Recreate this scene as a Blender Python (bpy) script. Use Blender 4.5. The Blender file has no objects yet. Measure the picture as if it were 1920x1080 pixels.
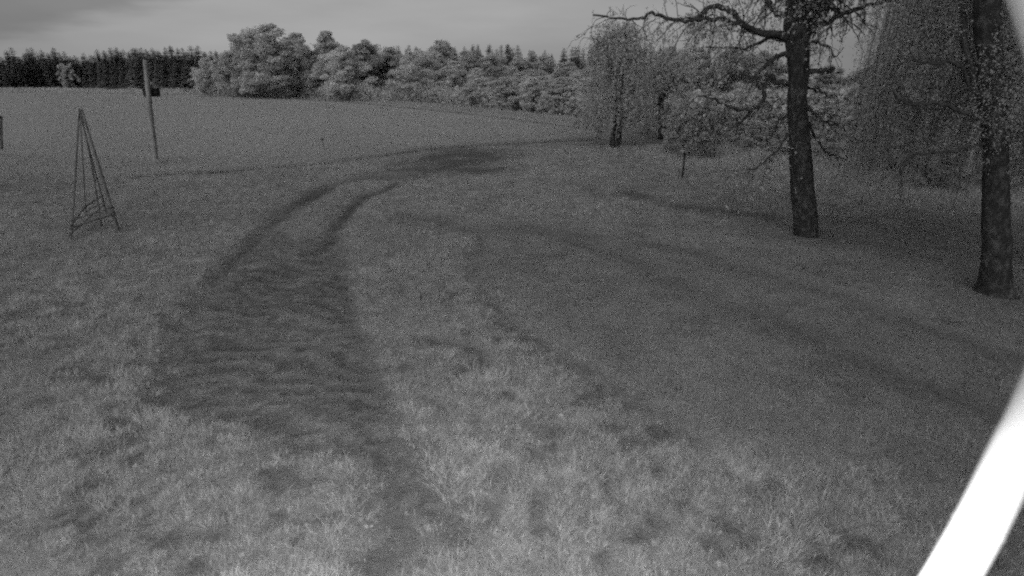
import bpy, math, random
import numpy as np
from mathutils import Vector, Matrix

sc = bpy.context.scene
R = math.radians

# ------------------------------------------------------------------ camera
CAM_H, F_PX, PITCH = 3.5, 1047.0, R(20.43)
cam = bpy.data.cameras.new('camera')
cam.sensor_width = 36.0
cam.lens = F_PX / 1920 * 36
cam.clip_start, cam.clip_end = 0.05, 6000
cam.dof.use_dof = True
cam.dof.focus_distance = 14.0
cam.dof.aperture_fstop = (cam.lens * 1e-3) / 0.011
camo = bpy.data.objects.new('camera', cam)
camo.location = (0, 0, CAM_H)
camo.rotation_euler = (math.pi / 2 - PITCH, 0, 0)
sc.collection.objects.link(camo)
sc.camera = camo
sc.cycles.use_denoising = False
sc.cycles.use_adaptive_sampling = True
sc.cycles.adaptive_threshold = 0.04
sc.cycles.adaptive_min_samples = 12
sc.cycles.pixel_filter_type = 'BLACKMAN_HARRIS'; sc.cycles.filter_width = 2.3      # soft surveillance-camera lens
sc.cycles.max_bounces = 6
sc.cycles.diffuse_bounces = 2
sc.cycles.transmission_bounces = 4

# ------------------------------------------------------------------ sky
SUN_EL, SUN_AZ = R(26), R(205)          # soft light from behind the camera, a little left
SKY_STRENGTH = 0.106
w = bpy.data.worlds.new('World'); sc.world = w; w.use_nodes = True
nt = w.node_tree; nt.nodes.clear()
def N(t, **kw):
    n = nt.nodes.new(t)
    for k, v in kw.items():
        setattr(n, k, v)
    return n
def L(a, b): nt.links.new(a, b)
out = N('ShaderNodeOutputWorld'); bg = N('ShaderNodeBackground')
sky = N('ShaderNodeTexSky', sky_type='NISHITA', sun_disc=False, sun_elevation=SUN_EL,
        sun_rotation=SUN_AZ, air_density=1.0, dust_density=3.0, ozone_density=1.0)
bw = N('ShaderNodeRGBToBW'); L(sky.outputs[0], bw.inputs[0])
# overcast veil: the clear-sky gradient is mostly evened out by high cloud
mixv = N('ShaderNodeMix', data_type='FLOAT'); mixv.inputs[0].default_value = 0.75
L(bw.outputs[0], mixv.inputs[2]); mixv.inputs[3].default_value = 3.6
tc = N('ShaderNodeTexCoord')
mp = N('ShaderNodeMapping'); mp.inputs['Scale'].default_value = (1.6, 1.6, 9.0); mp.inputs['Rotation'].default_value = (0, R(-14), 0)
L(tc.outputs['Generated'], mp.inputs[0])
nz = N('ShaderNodeTexNoise'); nz.inputs['Scale'].default_value = 1.7; nz.inputs['Detail'].default_value = 6; nz.inputs['Roughness'].default_value = .55
L(mp.outputs[0], nz.inputs['Vector'])
mr = N('ShaderNodeMapRange'); mr.inputs[1].default_value = .3; mr.inputs[2].default_value = .7; mr.inputs[3].default_value = .88; mr.inputs[4].default_value = 1.1
L(nz.outputs[0], mr.inputs[0])
# a broad cloud bank whose lower edge climbs to the right
def dirv(az, el): return Vector((math.sin(R(az)) * math.cos(R(el)), math.cos(R(az)) * math.cos(R(el)), math.sin(R(el))))
pn = Vector((-.1916, -.2175, .9571))
dot = N('ShaderNodeVectorMath', operation='DOT_PRODUCT'); L(tc.outputs['Generated'], dot.inputs[0]); dot.inputs[1].default_value = pn
nb = N('ShaderNodeTexNoise'); nb.inputs['Scale'].default_value = 9; nb.inputs['Detail'].default_value = 4; L(mp.outputs[0], nb.inputs['Vector'])
nbm = N('ShaderNodeMath', operation='MULTIPLY_ADD'); L(nb.outputs[0], nbm.inputs[0]); nbm.inputs[1].default_value = .03; L(dot.outputs['Value'], nbm.inputs[2])
mb = N('ShaderNodeMapRange', interpolation_type='SMOOTHSTEP'); mb.inputs[1].default_value = .002; mb.inputs[2].default_value = .032; mb.inputs[3].default_value = 1.0; mb.inputs[4].default_value = .66
L(nbm.outputs[0], mb.inputs[0])
m1 = N('ShaderNodeMath', operation='MULTIPLY'); L(mixv.outputs[0], m1.inputs[0]); L(mr.outputs[0], m1.inputs[1])
m2 = N('ShaderNodeMath', operation='MULTIPLY'); L(m1.outputs[0], m2.inputs[0]); L(mb.outputs[0], m2.inputs[1])
# the pre-dawn glow sits low, left of the middle of the view; the sky dims away from it
dg = N('ShaderNodeVectorMath', operation='DOT_PRODUCT'); L(tc.outputs['Generated'], dg.inputs[0]); dg.inputs[1].default_value = dirv(-22, 6)
gl = N('ShaderNodeMapRange'); gl.inputs[1].default_value = .55; gl.inputs[2].default_value = 1.0; gl.inputs[3].default_value = .58; gl.inputs[4].default_value = 1.03
L(dg.outputs['Value'], gl.inputs[0])
m3 = N('ShaderNodeMath', operation='MULTIPLY'); L(m2.outputs[0], m3.inputs[0]); L(gl.outputs[0], m3.inputs[1])
L(m3.outputs[0], bg.inputs[0]); bg.inputs[1].default_value = SKY_STRENGTH; L(bg.outputs[0], out.inputs[0])

# ------------------------------------------------------------------ sun behind thick cloud
sl = bpy.data.lights.new('sun', 'SUN'); sl.energy = 2.2; sl.angle = R(85); sl.color = (1, 1, 1)
so = bpy.data.objects.new('sun', sl); sc.collection.objects.link(so)
sd = Vector((math.sin(SUN_AZ) * math.cos(SUN_EL), math.cos(SUN_AZ) * math.cos(SUN_EL), math.sin(SUN_EL)))
so.rotation_euler = sd.to_track_quat('Z', 'Y').to_euler()
so.location = sd * 50
# the infrared lamp built into the surveillance camera: what lights the near grass and burns out the pipe
il = bpy.data.lights.new('infrared_lamp', 'SPOT'); il.energy = 1220; il.spot_size = R(146); il.spot_blend = 1.0; il.shadow_soft_size = .03; il.color = (1, 1, 1)
io = bpy.data.objects.new('infrared_lamp', il); sc.collection.objects.link(io)
io.location = (-.03, .02, CAM_H - .06)
io.rotation_euler = Vector((.32, -.48, .86)).to_track_quat('Z', 'Y').to_euler()

vs = sc.view_settings
vs.view_transform = 'Standard'; vs.look = 'None'; vs.gamma = 1; vs.exposure = -0.07; vs.use_curve_mapping = False

# ------------------------------------------------------------------ helpers
rng = np.random.default_rng(7)
random.seed(7)
CP, SP = math.cos(PITCH), math.sin(PITCH)
def ray(px, py):
    a, b = (px - 960) / F_PX, (540 - py) / F_PX
    return np.array([a, CP + b * SP, -SP + b * CP])
def gp(px, py, z=0.0):
    d = ray(px, py); t = (z - CAM_H) / d[2]
    return np.array([d[0] * t, d[1] * t, z])
def at(px, py, y):
    d = ray(px, py); t = y / d[1]
    return np.array([d[0] * t, y, CAM_H + d[2] * t])
def ppm(y):      # photo pixels per metre at ground distance y
    return F_PX / (y * CP + CAM_H * SP)

COL = sc.collection
def link(o, parent=None):
    COL.objects.link(o)
    if parent is not None: o.parent = parent
    return o
def mesh_np(name, v, quads=None, tris=None, mat=None, smooth=False):
    me = bpy.data.meshes.new(name)
    v = np.asarray(v, np.float32).reshape(-1, 3)
    q = np.zeros((0, 4), np.int32) if quads is None else np.asarray(quads, np.int32).reshape(-1, 4)
    t = np.zeros((0, 3), np.int32) if tris is None else np.asarray(tris, np.int32).reshape(-1, 3)
    me.vertices.add(len(v)); me.vertices.foreach_set('co', v.ravel())
    lv = np.concatenate([q.ravel(), t.ravel()])
    me.loops.add(len(lv)); me.loops.foreach_set('vertex_index', lv)
    starts = np.concatenate([np.arange(len(q)) * 4, len(q) * 4 + np.arange(len(t)) * 3]).astype(np.int32)
    me.polygons.add(len(starts)); me.polygons.foreach_set('loop_start', starts)
    if smooth: me.polygons.foreach_set('use_smooth', np.ones(len(starts), bool))
    me.update(calc_edges=True)
    if mat: me.materials.append(mat)
    return me
def obj(name, me, parent=None, loc=(0, 0, 0)):
    o = bpy.data.objects.new(name, me); o.location = loc
    return link(o, parent)
def empty(name, loc, rz=0):
    o = bpy.data.objects.new(name, None); o.location = loc; o.rotation_euler = (0, 0, rz); o.empty_display_size = .2
    return link(o)
def tag(o, label=None, cat=None, group=None, kind=None):
    if label: o['label'] = label
    if cat: o['category'] = cat
    if group: o['group'] = group
    if kind: o['kind'] = kind
    return o

class MB:
    def __init__(s): s.v = []; s.q = []; s.t = []; s.n = 0
    def add(s, v, q=(), t=()):
        s.v.append(np.asarray(v, float).reshape(-1, 3))
        if len(q): s.q.append(np.asarray(q, int).reshape(-1, 4) + s.n)
        if len(t): s.t.append(np.asarray(t, int).reshape(-1, 3) + s.n)
        s.n += len(s.v[-1])
    def tube(s, pts, rad, n=8, cap=True, wob=0.0, jit=None):
        pts = np.asarray(pts, float); rad = np.broadcast_to(np.asarray(rad, float), (len(pts),))
        tan = np.gradient(pts, axis=0); tan /= np.linalg.norm(tan, axis=1)[:, None] + 1e-9
        ref = np.array([0, 0, 1.]) if abs(tan[0][2]) < .9 else np.array([1., 0, 0])
        a = ref - tan[0] * (ref @ tan[0]); a /= np.linalg.norm(a)
        vs_ = []
        ang = np.linspace(0, 2 * np.pi, n, endpoint=False)
        ph = jit.uniform(0, 6.28, 3) if jit is not None else (0, 0, 0)
        for i, (p, t_) in enumerate(zip(pts, tan)):
            a = a - t_ * (a @ t_); a /= np.linalg.norm(a) + 1e-9
            b = np.cross(t_, a)
            r = rad[i] * (1 + wob * (np.sin(ang * 2 + ph[0] + i * .25) + .6 * np.sin(ang * 5 + ph[1] + i * .5) + .5 * np.sin(ang * 3 - i * .9 + ph[2])))
            vs_.append(p + np.outer(np.cos(ang) * r, a) + np.outer(np.sin(ang) * r, b))
        v = np.concatenate(vs_); q = []
        k = np.arange(n); k2 = (k + 1) % n
        for i in range(len(pts) - 1):
            q.append(np.stack([i * n + k, i * n + k2, (i + 1) * n + k2, (i + 1) * n + k], 1))
        tr = []
        if cap:
            v = np.concatenate([v, pts[:1], pts[-1:]]); c0, c1 = len(v) - 2, len(v) - 1
            e = (len(pts) - 1) * n
            tr = np.concatenate([np.stack([np.full(n, c0), k2, k], 1), np.stack([np.full(n, c1), e + k, e + k2], 1)])
        s.add(v, np.concatenate(q), tr)
    def box(s, c, sx, sy, sz, rot=None):
        p = np.array([[x, y, z] for z in (-.5, .5) for y in (-.5, .5) for x in (-.5, .5)]) * [sx, sy, sz]
        if rot is not None: p = p @ np.array(rot.to_3x3()).T
        s.add(p + np.asarray(c), [[0, 2, 3, 1], [4, 5, 7, 6], [0, 1, 5, 4], [2, 6, 7, 3], [0, 4, 6, 2], [1, 3, 7, 5]])
    def mesh(s, name, mat, smooth=False):
        return mesh_np(name, np.concatenate(s.v), np.concatenate(s.q) if s.q else None, np.concatenate(s.t) if s.t else None, mat, smooth)
    def build(s, name, mat, parent=None, smooth=False):
        return obj(name, s.mesh(name, mat, smooth), parent)

def spline(pts, n):
    """Catmull-Rom through the rows of pts"""
    P = np.asarray(pts, float)
    P = np.vstack([2 * P[0] - P[1], P, 2 * P[-1] - P[-2]])
    m = len(P) - 3; o = []
    for u in np.linspace(0, m, n):
        i = min(int(u), m - 1); t = u - i
        p0, p1, p2, p3 = P[i:i + 4]
        o.append(.5 * (2 * p1 + (p2 - p0) * t + (2 * p0 - 5 * p1 + 4 * p2 - p3) * t * t + (3 * p1 - p0 - 3 * p2 + p3) * t ** 3))
    return np.array(o)

def leaf_arrays(P, size, r, flat=.0, elong=1.6):
    n = len(P)
    nrm = r.normal(size=(n, 3)); nrm[:, 2] += flat * np.sign(nrm[:, 2] + 1e-6)
    nrm /= np.linalg.norm(nrm, axis=1)[:, None]
    a = np.cross(nrm, r.normal(size=(n, 3))); a /= np.linalg.norm(a, axis=1)[:, None] + 1e-9
    b = np.cross(nrm, a)
    s_ = (size * r.uniform(.65, 1.35, n))[:, None]
    v = np.stack([P - a * s_ * elong / 2, P + b * s_ / 2, P + a * s_ * elong / 2, P - b * s_ / 2], 1)
    return v.reshape(-1, 3), np.arange(n * 4).reshape(-1, 4)

# ------------------------------------------------------------------ materials (an infrared picture: neutral greys only)
def mat_base(name):
    m = bpy.data.materials.new(name); m.use_nodes = True
    t = m.node_tree; t.nodes.clear(); return m, t
def nd(t, typ, **kw):
    n = t.nodes.new(typ)
    for k, v in kw.items(): setattr(n, k, v)
    return n
def maprange(t, src, a, b, c, d):
    n = nd(t, 'ShaderNodeMapRange'); t.links.new(src, n.inputs[0])
    for i, v in zip((1, 2, 3, 4), (a, b, c, d)): n.inputs[i].default_value = v
    return n.outputs[0]
def mul(t, a, b, op='MULTIPLY'):
    n = nd(t, 'ShaderNodeMath', operation=op)
    for i, x in enumerate((a, b)):
        if isinstance(x, (int, float)): n.inputs[i].default_value = x
        else: t.links.new(x, n.inputs[i])
    return n.outputs[0]
def noise(t, scale, detail=4, vec=None, rough=.6):
    n = nd(t, 'ShaderNodeTexNoise'); n.inputs['Scale'].default_value = scale; n.inputs['Detail'].default_value = detail; n.inputs['Roughness'].default_value = rough
    if vec is not None: t.links.new(vec, n.inputs['Vector'])
    return n.outputs[0]

def leaf_mat(name, alb, var=.25, transl=.35, patch=0.0, patch_scale=.4, isl=.25):
    m, t = mat_base(name)
    oi = nd(t, 'ShaderNodeObjectInfo')
    g = nd(t, 'ShaderNodeNewGeometry')
    f = maprange(t, oi.outputs['Random'], 0, 1, alb * (1 - var), alb * (1 + var))
    f2 = mul(t, f, maprange(t, g.outputs['Random Per Island'], 0, 1, 1 - isl, 1 + isl))
    if patch:
        f2 = mul(t, f2, maprange(t, noise(t, patch_scale, 5, g.outputs['Position']), .3, .7, 1 - patch, 1 + patch))
    d = nd(t, 'ShaderNodeBsdfDiffuse'); tr = nd(t, 'ShaderNodeBsdfTranslucent'); mx = nd(t, 'ShaderNodeMixShader'); mx.inputs[0].default_value = transl
    t.links.new(f2, d.inputs[0]); t.links.new(f2, tr.inputs[0])
    t.links.new(d.outputs[0], mx.inputs[1]); t.links.new(tr.outputs[0], mx.inputs[2])
    o = nd(t, 'ShaderNodeOutputMaterial'); t.links.new(mx.outputs[0], o.inputs[0])
    return m
def bark_mat(name, lo, hi, scale=6, stretch=.25, bump=.4, bias=.5, width=.12):
    m, t = mat_base(name)
    tcn = nd(t, 'ShaderNodeTexCoord'); mpn = nd(t, 'ShaderNodeMapping'); mpn.inputs['Scale'].default_value = (1, 1, stretch)
    t.links.new(tcn.outputs['Object'], mpn.inputs[0])
    n1 = noise(t, scale, 8, mpn.outputs[0], .65)
    f = maprange(t, n1, bias - width, bias + width, lo, hi)
    n2 = noise(t, scale * 6, 4, mpn.outputs[0])
    f = mul(t, f, maprange(t, n2, .3, .7, .6, 1.35))
    b = nd(t, 'ShaderNodeBsdfPrincipled'); b.inputs['Roughness'].default_value = .9; b.inputs['Specular IOR Level'].default_value = .2
    t.links.new(f, b.inputs['Base Color'])
    bp = nd(t, 'ShaderNodeBump'); bp.inputs['Strength'].default_value = bump; bp.inputs['Distance'].default_value = .03
    t.links.new(n2, bp.inputs['Height']); t.links.new(bp.outputs[0], b.inputs['Normal'])
    o = nd(t, 'ShaderNodeOutputMaterial'); t.links.new(b.outputs[0], o.inputs[0])
    return m

M_SPRUCE = leaf_mat('spruce_needles', .13, .3, .15)
M_LEAF = leaf_mat('broad_leaves', .66, .13, .48)
M_LEAFD = leaf_mat('dull_leaves', .50, .15, .48)
M_LEAFB = leaf_mat('bright_willow_leaves', .56, .08, .42)
M_SHRUB = leaf_mat('dark_shrub_leaves', .33, .15, .35)
M_BIRCH = leaf_mat('birch_leaves', .46, .1, .5, isl=.1)
M_BIRCH2 = leaf_mat('hanging_birch_leaves', .36, .1, .5, isl=.08)
M_GRASS = leaf_mat('grass_blades', .44, .15, .38, .38, 4.5)
M_LAWN = leaf_mat('mown_grass_blades', .25, .18, .3, .28, 1.1)
M_FIELD = leaf_mat('hay_blades', .45, .03, .45, .08, .12, isl=.1)
M_WEED = leaf_mat('weed_leaves', .37, .2, .35)
M_BARK = bark_mat('old_birch_bark', .025, .085, 11, .6, .9, .56, .10)
M_TWIG = bark_mat('twig_bark', .03, .06, 8)
M_FARBARK = bark_mat('far_bark', .05, .14, 3)
M_WOOD = bark_mat('weathered_wood', .15, .26, 9, .12, .4)
M_DARKWOOD = bark_mat('dark_wet_wood', .075, .13, 9, .12, .4)
M_TAR = bark_mat('tarred_boards', .012, .03, 9, .2, .3)
M_ROOF = bark_mat('grey_roof_felt', .24, .32, 12, 1, .3)

# ------------------------------------------------------------------ ground: ruts, worn soil and painted bank shade
# polylines traced on the ground: (points in photo pixels, width m, soil and shade amount, rut depth m)
TR = [
    ([(300, 740), (345, 615), (400, 530), (470, 455), (520, 408), (572, 372), (625, 346), (690, 332), (745, 312), (820, 298)], .24, .62, .08),
    ([(520, 408), (572, 372), (625, 346), (690, 334)], .42, 1.0, .10),  # shaded bank edge: its shade is painted in as dark earth
    ([(600, 470), (625, 440), (655, 388), (690, 364), (740, 346), (800, 328)], .20, .7, .08),
    ([(620, 450), (650, 398), (690, 364), (735, 349)], .26, 1.0, .09),
    ([(740, 1000), (735, 850), (700, 700), (660, 600), (640, 520)], .30, .5, .05),
    ([(850, 985), (800, 880), (735, 770)], .26, .55, .04),
    ([(420, 760), (430, 660), (470, 580), (530, 500)], .36, .5, .04),
    ([(560, 830), (520, 780), (430, 740), (370, 730)], .25, .5, .03),
    ([(760, 402), (830, 415), (890, 430), (960, 428), (1100, 440)], .55, .45, .05),
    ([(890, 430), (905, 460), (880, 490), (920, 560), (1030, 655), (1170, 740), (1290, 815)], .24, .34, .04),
    ([(775, 634), (830, 638), (880, 655), (912, 688)], .13, .6, .05),
    ([(1180, 362), (1260, 380), (1330, 392), (1440, 406)], .60, .62, .05),
    ([(1090, 345), (1150, 378), (1180, 378)], .30, .35, .03),
    ([(1000, 425), (1160, 480), (1300, 540), (1450, 592), (1560, 645), (1700, 705), (1920, 790)], .48, .53, .06),
    ([(1230, 455), (1300, 470), (1450, 520), (1560, 548), (1700, 600), (1920, 680)], .42, .46, .05),
    ([(1570, 440), (1680, 470), (1790, 495), (1900, 540)], .55, .55, .06),
    ([(1290, 600), (1420, 570), (1500, 560)], .22, .35, .03),
    ([(960, 445), (1040, 440), (1120, 452)], .35, .3, .03),
    ([(1320, 330), (1500, 345)], .8, .25, .03),
]
# worn patches: centre px, radii m (x,y), amount
PT = [((858, 298), 2.7, 5.2, .95), ((775, 318), 1.9, 2.4, .75), ((725, 330), 1.2, 1.4, .6), ((930, 288), 2.2, 3.0, .6), ((800, 312), 2.0, 1.8, .85), ((905, 318), 1.9, 1.3, .85), ((40, 600), .35, .3, .6), ((242, 615), .2, .2, .6), ((270, 682), .25, .15, .8), ((325, 730), .2, .3, .7),
      ((40, 350), 2.5, 2.0, .45), ((70, 390), 1.2, .6, .4), ((300, 322), .9, .5, .6), ((370, 352), .5, .3, .3), ((1235, 885), .12, .16, .8), ((1225, 975), .14, .12, .9), ((1190, 1000), .2, .08, .9), ((1010, 810), .25, .15, .6),
      ((900, 680), .22, .2, .7), ((150, 860), .3, .2, .6), ((230, 790), .22, .14, .7), ((400, 690), .3, .14, .5), ((420, 725), .34, .12, .5), ((560, 700), .4, .12, .5), ((1520, 450), 1.3, .7, .6), ((1865, 560), 1.4, .9, .6),
      ((720, 780), .3, .5, .5), ((590, 560), .8, 1.2, .4), ((620, 640), .7, .6, .4), ((690, 1050), .35, .2, .5), ((560, 265), .3, .3, .4), ((150, 430), 1.6, .5, .55), ((330, 640), .3, .3, .5),
      ((1160, 285), 1.6, .5, .5), ((1300, 290), 2.2, 1.2, .6), ((565, 352), .3, .2, .7)]
EDGE = [(880, 492), (920, 560), (1000, 630), (1150, 730), (1290, 805), (1480, 885), (1700, 960), (1920, 1020), (2300, 1100)]

def seg_dist(X, Y, pl):
    d = np.full(X.shape, 1e9)
    for (ax, ay), (bx, by) in zip(pl[:-1], pl[1:]):
        vx, vy = bx - ax, by - ay; l2 = vx * vx + vy * vy + 1e-9
        t = np.clip(((X - ax) * vx + (Y - ay) * vy) / l2, 0, 1)
        d = np.minimum(d, np.hypot(X - ax - t * vx, Y - ay - t * vy))
    return d
def vnoise(X, Y, s, seed):
    """cheap smooth value noise 0..1"""
    x = np.asarray(X) / s; y = np.asarray(Y) / s
    xi = np.floor(x).astype(np.int64); yi = np.floor(y).astype(np.int64); fx = x - xi; fy = y - yi
    fx = fx * fx * (3 - 2 * fx); fy = fy * fy * (3 - 2 * fy)
    def h(a, b):
        n = (a * 374761393 + b * 668265263 + seed * 974634777) & 0x7fffffff
        n = ((n ^ (n >> 13)) * 1274126177) & 0x7fffffff
        return ((n ^ (n >> 16)) & 0xffff) / 65535.0
    return (h(xi, yi) * (1 - fx) + h(xi + 1, yi) * fx) * (1 - fy) + (h(xi, yi + 1) * (1 - fx) + h(xi + 1, yi + 1) * fx) * fy
def fbm(X, Y, s, seed): return .55 * vnoise(X, Y, s, seed) + .3 * vnoise(X, Y, s / 2.3, seed + 1) + .15 * vnoise(X, Y, s / 5.1, seed + 2)
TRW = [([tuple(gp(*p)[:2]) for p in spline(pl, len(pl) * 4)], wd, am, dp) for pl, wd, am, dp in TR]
PTW = [(gp(*c)[:2], a, b, m_) for c, a, b, m_ in PT]
EDGEW = [tuple(gp(*p)[:2]) for p in EDGE]
def smooth(e0, e1, x): t = np.clip((x - e0) / (e1 - e0), 0, 1); return t * t * (3 - 2 * t)
TRACK = [tuple(gp(*p)[:2]) for p in [(310, 770), (335, 640), (390, 555), (455, 475), (500, 430), (530, 425), (560, 445), (600, 440), (640, 445), (655, 480), (668, 560), (700, 640), (735, 740), (775, 850), (860, 975), (760, 985), (690, 860), (560, 850), (430, 800)]]
def inside(X, Y, poly):
    c = np.zeros(X.shape, bool); n = len(poly)
    for i in range(n):
        (ax, ay), (bx, by) = poly[i], poly[(i + 1) % n]
        hit = ((ay > Y) != (by > Y)) & (X < (bx - ax) * (Y - ay) / (by - ay + 1e-12) + ax)
        c ^= hit
    return c
def lugs(X, Y):
    return np.sin((Y * 1.0 + X * .3 + (fbm(X, Y, .7, 44) - .5) * .9) * 19)
def worn_track(X, Y):
    d = seg_dist(X, Y, TRACK + TRACK[:1]); return smooth(-.18, .22, np.where(inside(X, Y, TRACK), d, -d))
def masks(X, Y):
    X = np.asarray(X, float); Y = np.asarray(Y, float)
    jx = X + (fbm(X, Y, .5, 3) - .5) * .28; jy = Y + (fbm(X, Y, .5, 9) - .5) * .28 + (fbm(X, Y, 1.6, 15) - .5) * 1.2 * smooth(12, 18, Y)
    soil_and_shade = np.zeros(X.shape); rut = np.zeros(X.shape)
    brk = smooth(.22, .62, fbm(X, Y, .9, 21))
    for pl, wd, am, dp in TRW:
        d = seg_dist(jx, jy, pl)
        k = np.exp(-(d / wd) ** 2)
        soil_and_shade = np.maximum(soil_and_shade, min(1, am * 1.25) * k * (.5 + .5 * brk)); rut = np.maximum(rut, dp * k)
    wt = worn_track(jx, jy)
    soil_and_shade = np.maximum(soil_and_shade, wt * (.30 + .54 * smooth(-.1, .8, lugs(X, Y) * .5 + .35 + (fbm(X, Y, .5, 23) - .5) * 1.6)))
    for (cx, cy), a, b, m_ in PTW:
        d = np.hypot((jx - cx) / a, (jy - cy) / b)
        soil_and_shade = np.maximum(soil_and_shade, m_ * (1 - smooth(.45, 1.2, d)) * (.5 + .5 * brk))
    # bare crumbs and moss between the tussocks near the house
    n2 = fbm(X, Y, .22, 71); n3 = fbm(X, Y, 1.9, 72)
    soil_and_shade = np.maximum(soil_and_shade, .75 * smooth(.57, .70, n2) * smooth(.3, .55, n3) * (1 - smooth(8, 12, Y)) * (1 - mown(X, Y)))
    return np.clip(soil_and_shade, 0, 1), rut
def mown(X, Y):
    """1 on the mown lawn to the right of the curving edge, 0 in the rough grass"""
    X = np.asarray(X, float); Y = np.asarray(Y, float)
    ex = np.array([p[0] for p in EDGEW]); ey = np.array([p[1] for p in EDGEW])
    o = np.argsort(ex); lim = np.interp(X + (fbm(X, Y, .6, 31) - .5) * .5, ex[o], ey[o], left=ey[0] + 30, right=ey[-1])
    m_ = smooth(-.5, .8, Y - lim + (fbm(X, Y, .35, 35) - .5) * .8)
    m_ = m_ * (1 - .75 * smooth(13, 17, Y + (fbm(X, Y, 2.0, 33) - .5) * 3))   # unmown again towards the field
    return np.where(X < ex.min(), 0, m_)
def terr(X, Y, rut=None):
    X = np.asarray(X, float); Y = np.asarray(Y, float)
    fade = 1 - smooth(22, 34, np.hypot(X, Y))
    if rut is None: rut = masks(X, Y)[1]
    z = (fbm(X, Y, 3.1, 5) - .5) * .10 + (fbm(X, Y, .7, 6) - .5) * .05 * (1 - .6 * mown(X, Y))
    # transverse tyre-lug ridges across the worn wheel track
    z = z - worn_track(X, Y) * (.03 + .018 * lugs(X, Y))
    return (z - rut) * fade

def graded(lo, hi, fine_lo, fine_hi, step, ratio):
    a = list(np.arange(fine_lo, fine_hi + step / 2, step)); s_ = step
    while a[-1] < hi: s_ *= ratio; a.append(a[-1] + s_)
    s_ = step; b = [fine_lo]
    while b[-1] > lo: s_ *= ratio; b.append(b[-1] - s_)
    return np.array(b[:0:-1] + a)
gx = graded(-3000, 3000, -9, 13, .085, 1.09); gy = graded(-60, 4000, 2.2, 20, .085, 1.06)
GX, GY = np.meshgrid(gx, gy)
soil_and_shade, rut = masks(GX, GY)
GZ = terr(GX, GY, rut)
nx, ny = len(gx), len(gy)
ii = np.arange(nx * ny).reshape(ny, nx)
quads = np.stack([ii[:-1, :-1], ii[:-1, 1:], ii[1:, 1:], ii[1:, :-1]], -1).reshape(-1, 4)

def ground_mat():
    m, t = mat_base('soil_turf_and_shade')
    g = nd(t, 'ShaderNodeNewGeometry'); at_ = nd(t, 'ShaderNodeAttribute', attribute_name='soil_and_shade')
    p = g.outputs['Position']
    turf = maprange(t, noise(t, 14, 6, p, .7), .3, .7, .14, .30)
    turf = mul(t, turf, maprange(t, noise(t, .5, 4, p), .3, .7, .85, 1.15))
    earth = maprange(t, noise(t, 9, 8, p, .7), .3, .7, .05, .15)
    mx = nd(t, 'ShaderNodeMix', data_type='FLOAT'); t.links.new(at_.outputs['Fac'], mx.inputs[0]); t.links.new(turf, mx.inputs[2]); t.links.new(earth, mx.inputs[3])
    b = nd(t, 'ShaderNodeBsdfDiffuse'); t.links.new(mx.outputs[0], b.inputs[0])
    bp = nd(t, 'ShaderNodeBump'); bp.inputs['Strength'].default_value = .8; bp.inputs['Distance'].default_value = .03
    t.links.new(noise(t, 40, 6, p, .7), bp.inputs['Height']); t.links.new(bp.outputs[0], b.inputs['Normal'])
    o = nd(t, 'ShaderNodeOutputMaterial'); t.links.new(b.outputs[0], o.inputs[0]); return m
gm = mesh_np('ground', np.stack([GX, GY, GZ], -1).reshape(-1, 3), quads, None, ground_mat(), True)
a_ = gm.attributes.new('soil_and_shade', 'FLOAT', 'POINT'); a_.data.foreach_set('value', soil_and_shade.astype(np.float32).ravel())
ground = tag(obj('ground', gm), kind='structure')

# ------------------------------------------------------------------ field sheet
FAR = [(-500, 167), (0, 170), (150, 168), (280, 172), (430, 179), (560, 184), (700, 190), (850, 206), (950, 216), (1050, 229), (1115, 240)]
NEAR = [(-500, 272), (0, 290), (180, 297), (300, 299), (450, 299), (600, 293), (700, 286), (800, 277), (900, 271), (1000, 267), (1115, 262)]
FW = spline([gp(*p) for p in FAR], 90); NW = spline([gp(*p) for p in NEAR], 90)
rows = 70
FV = np.stack([NW * (1 - u) + FW * u for u in np.linspace(0, 1, rows) ** 1.6])
FV[..., 2] = .03 + .05 * np.sin(np.linspace(0, np.pi, rows))[:, None]
jj = np.arange(rows * 90).reshape(rows, 90)
fq = np.stack([jj[:-1, :-1], jj[:-1, 1:], jj[1:, 1:], jj[1:, :-1]], -1).reshape(-1, 4)
FURROW = [gp(*p)[:2] for p in [(560, 186.2), (640, 192), (740, 201), (820, 209), (900, 218), (1000, 231), (1100, 246.5), (1130, 250)]]
def field_mat():
    m, t = mat_base('hay_field'); g = nd(t, 'ShaderNodeNewGeometry'); p = g.outputs['Position']
    f = maprange(t, noise(t, 2.5, 8, p, .75), .3, .7, .27, .34)
    f = mul(t, f, maprange(t, noise(t, .07, 3, p), .3, .7, .92, 1.08))
    b = nd(t, 'ShaderNodeBsdfDiffuse'); t.links.new(f, b.inputs[0])
    o = nd(t, 'ShaderNodeOutputMaterial'); t.links.new(b.outputs[0], o.inputs[0]); return m
field = tag(obj('field', mesh_np('field', FV.reshape(-1, 3), fq, None, field_mat(), True)), kind='structure')
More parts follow.
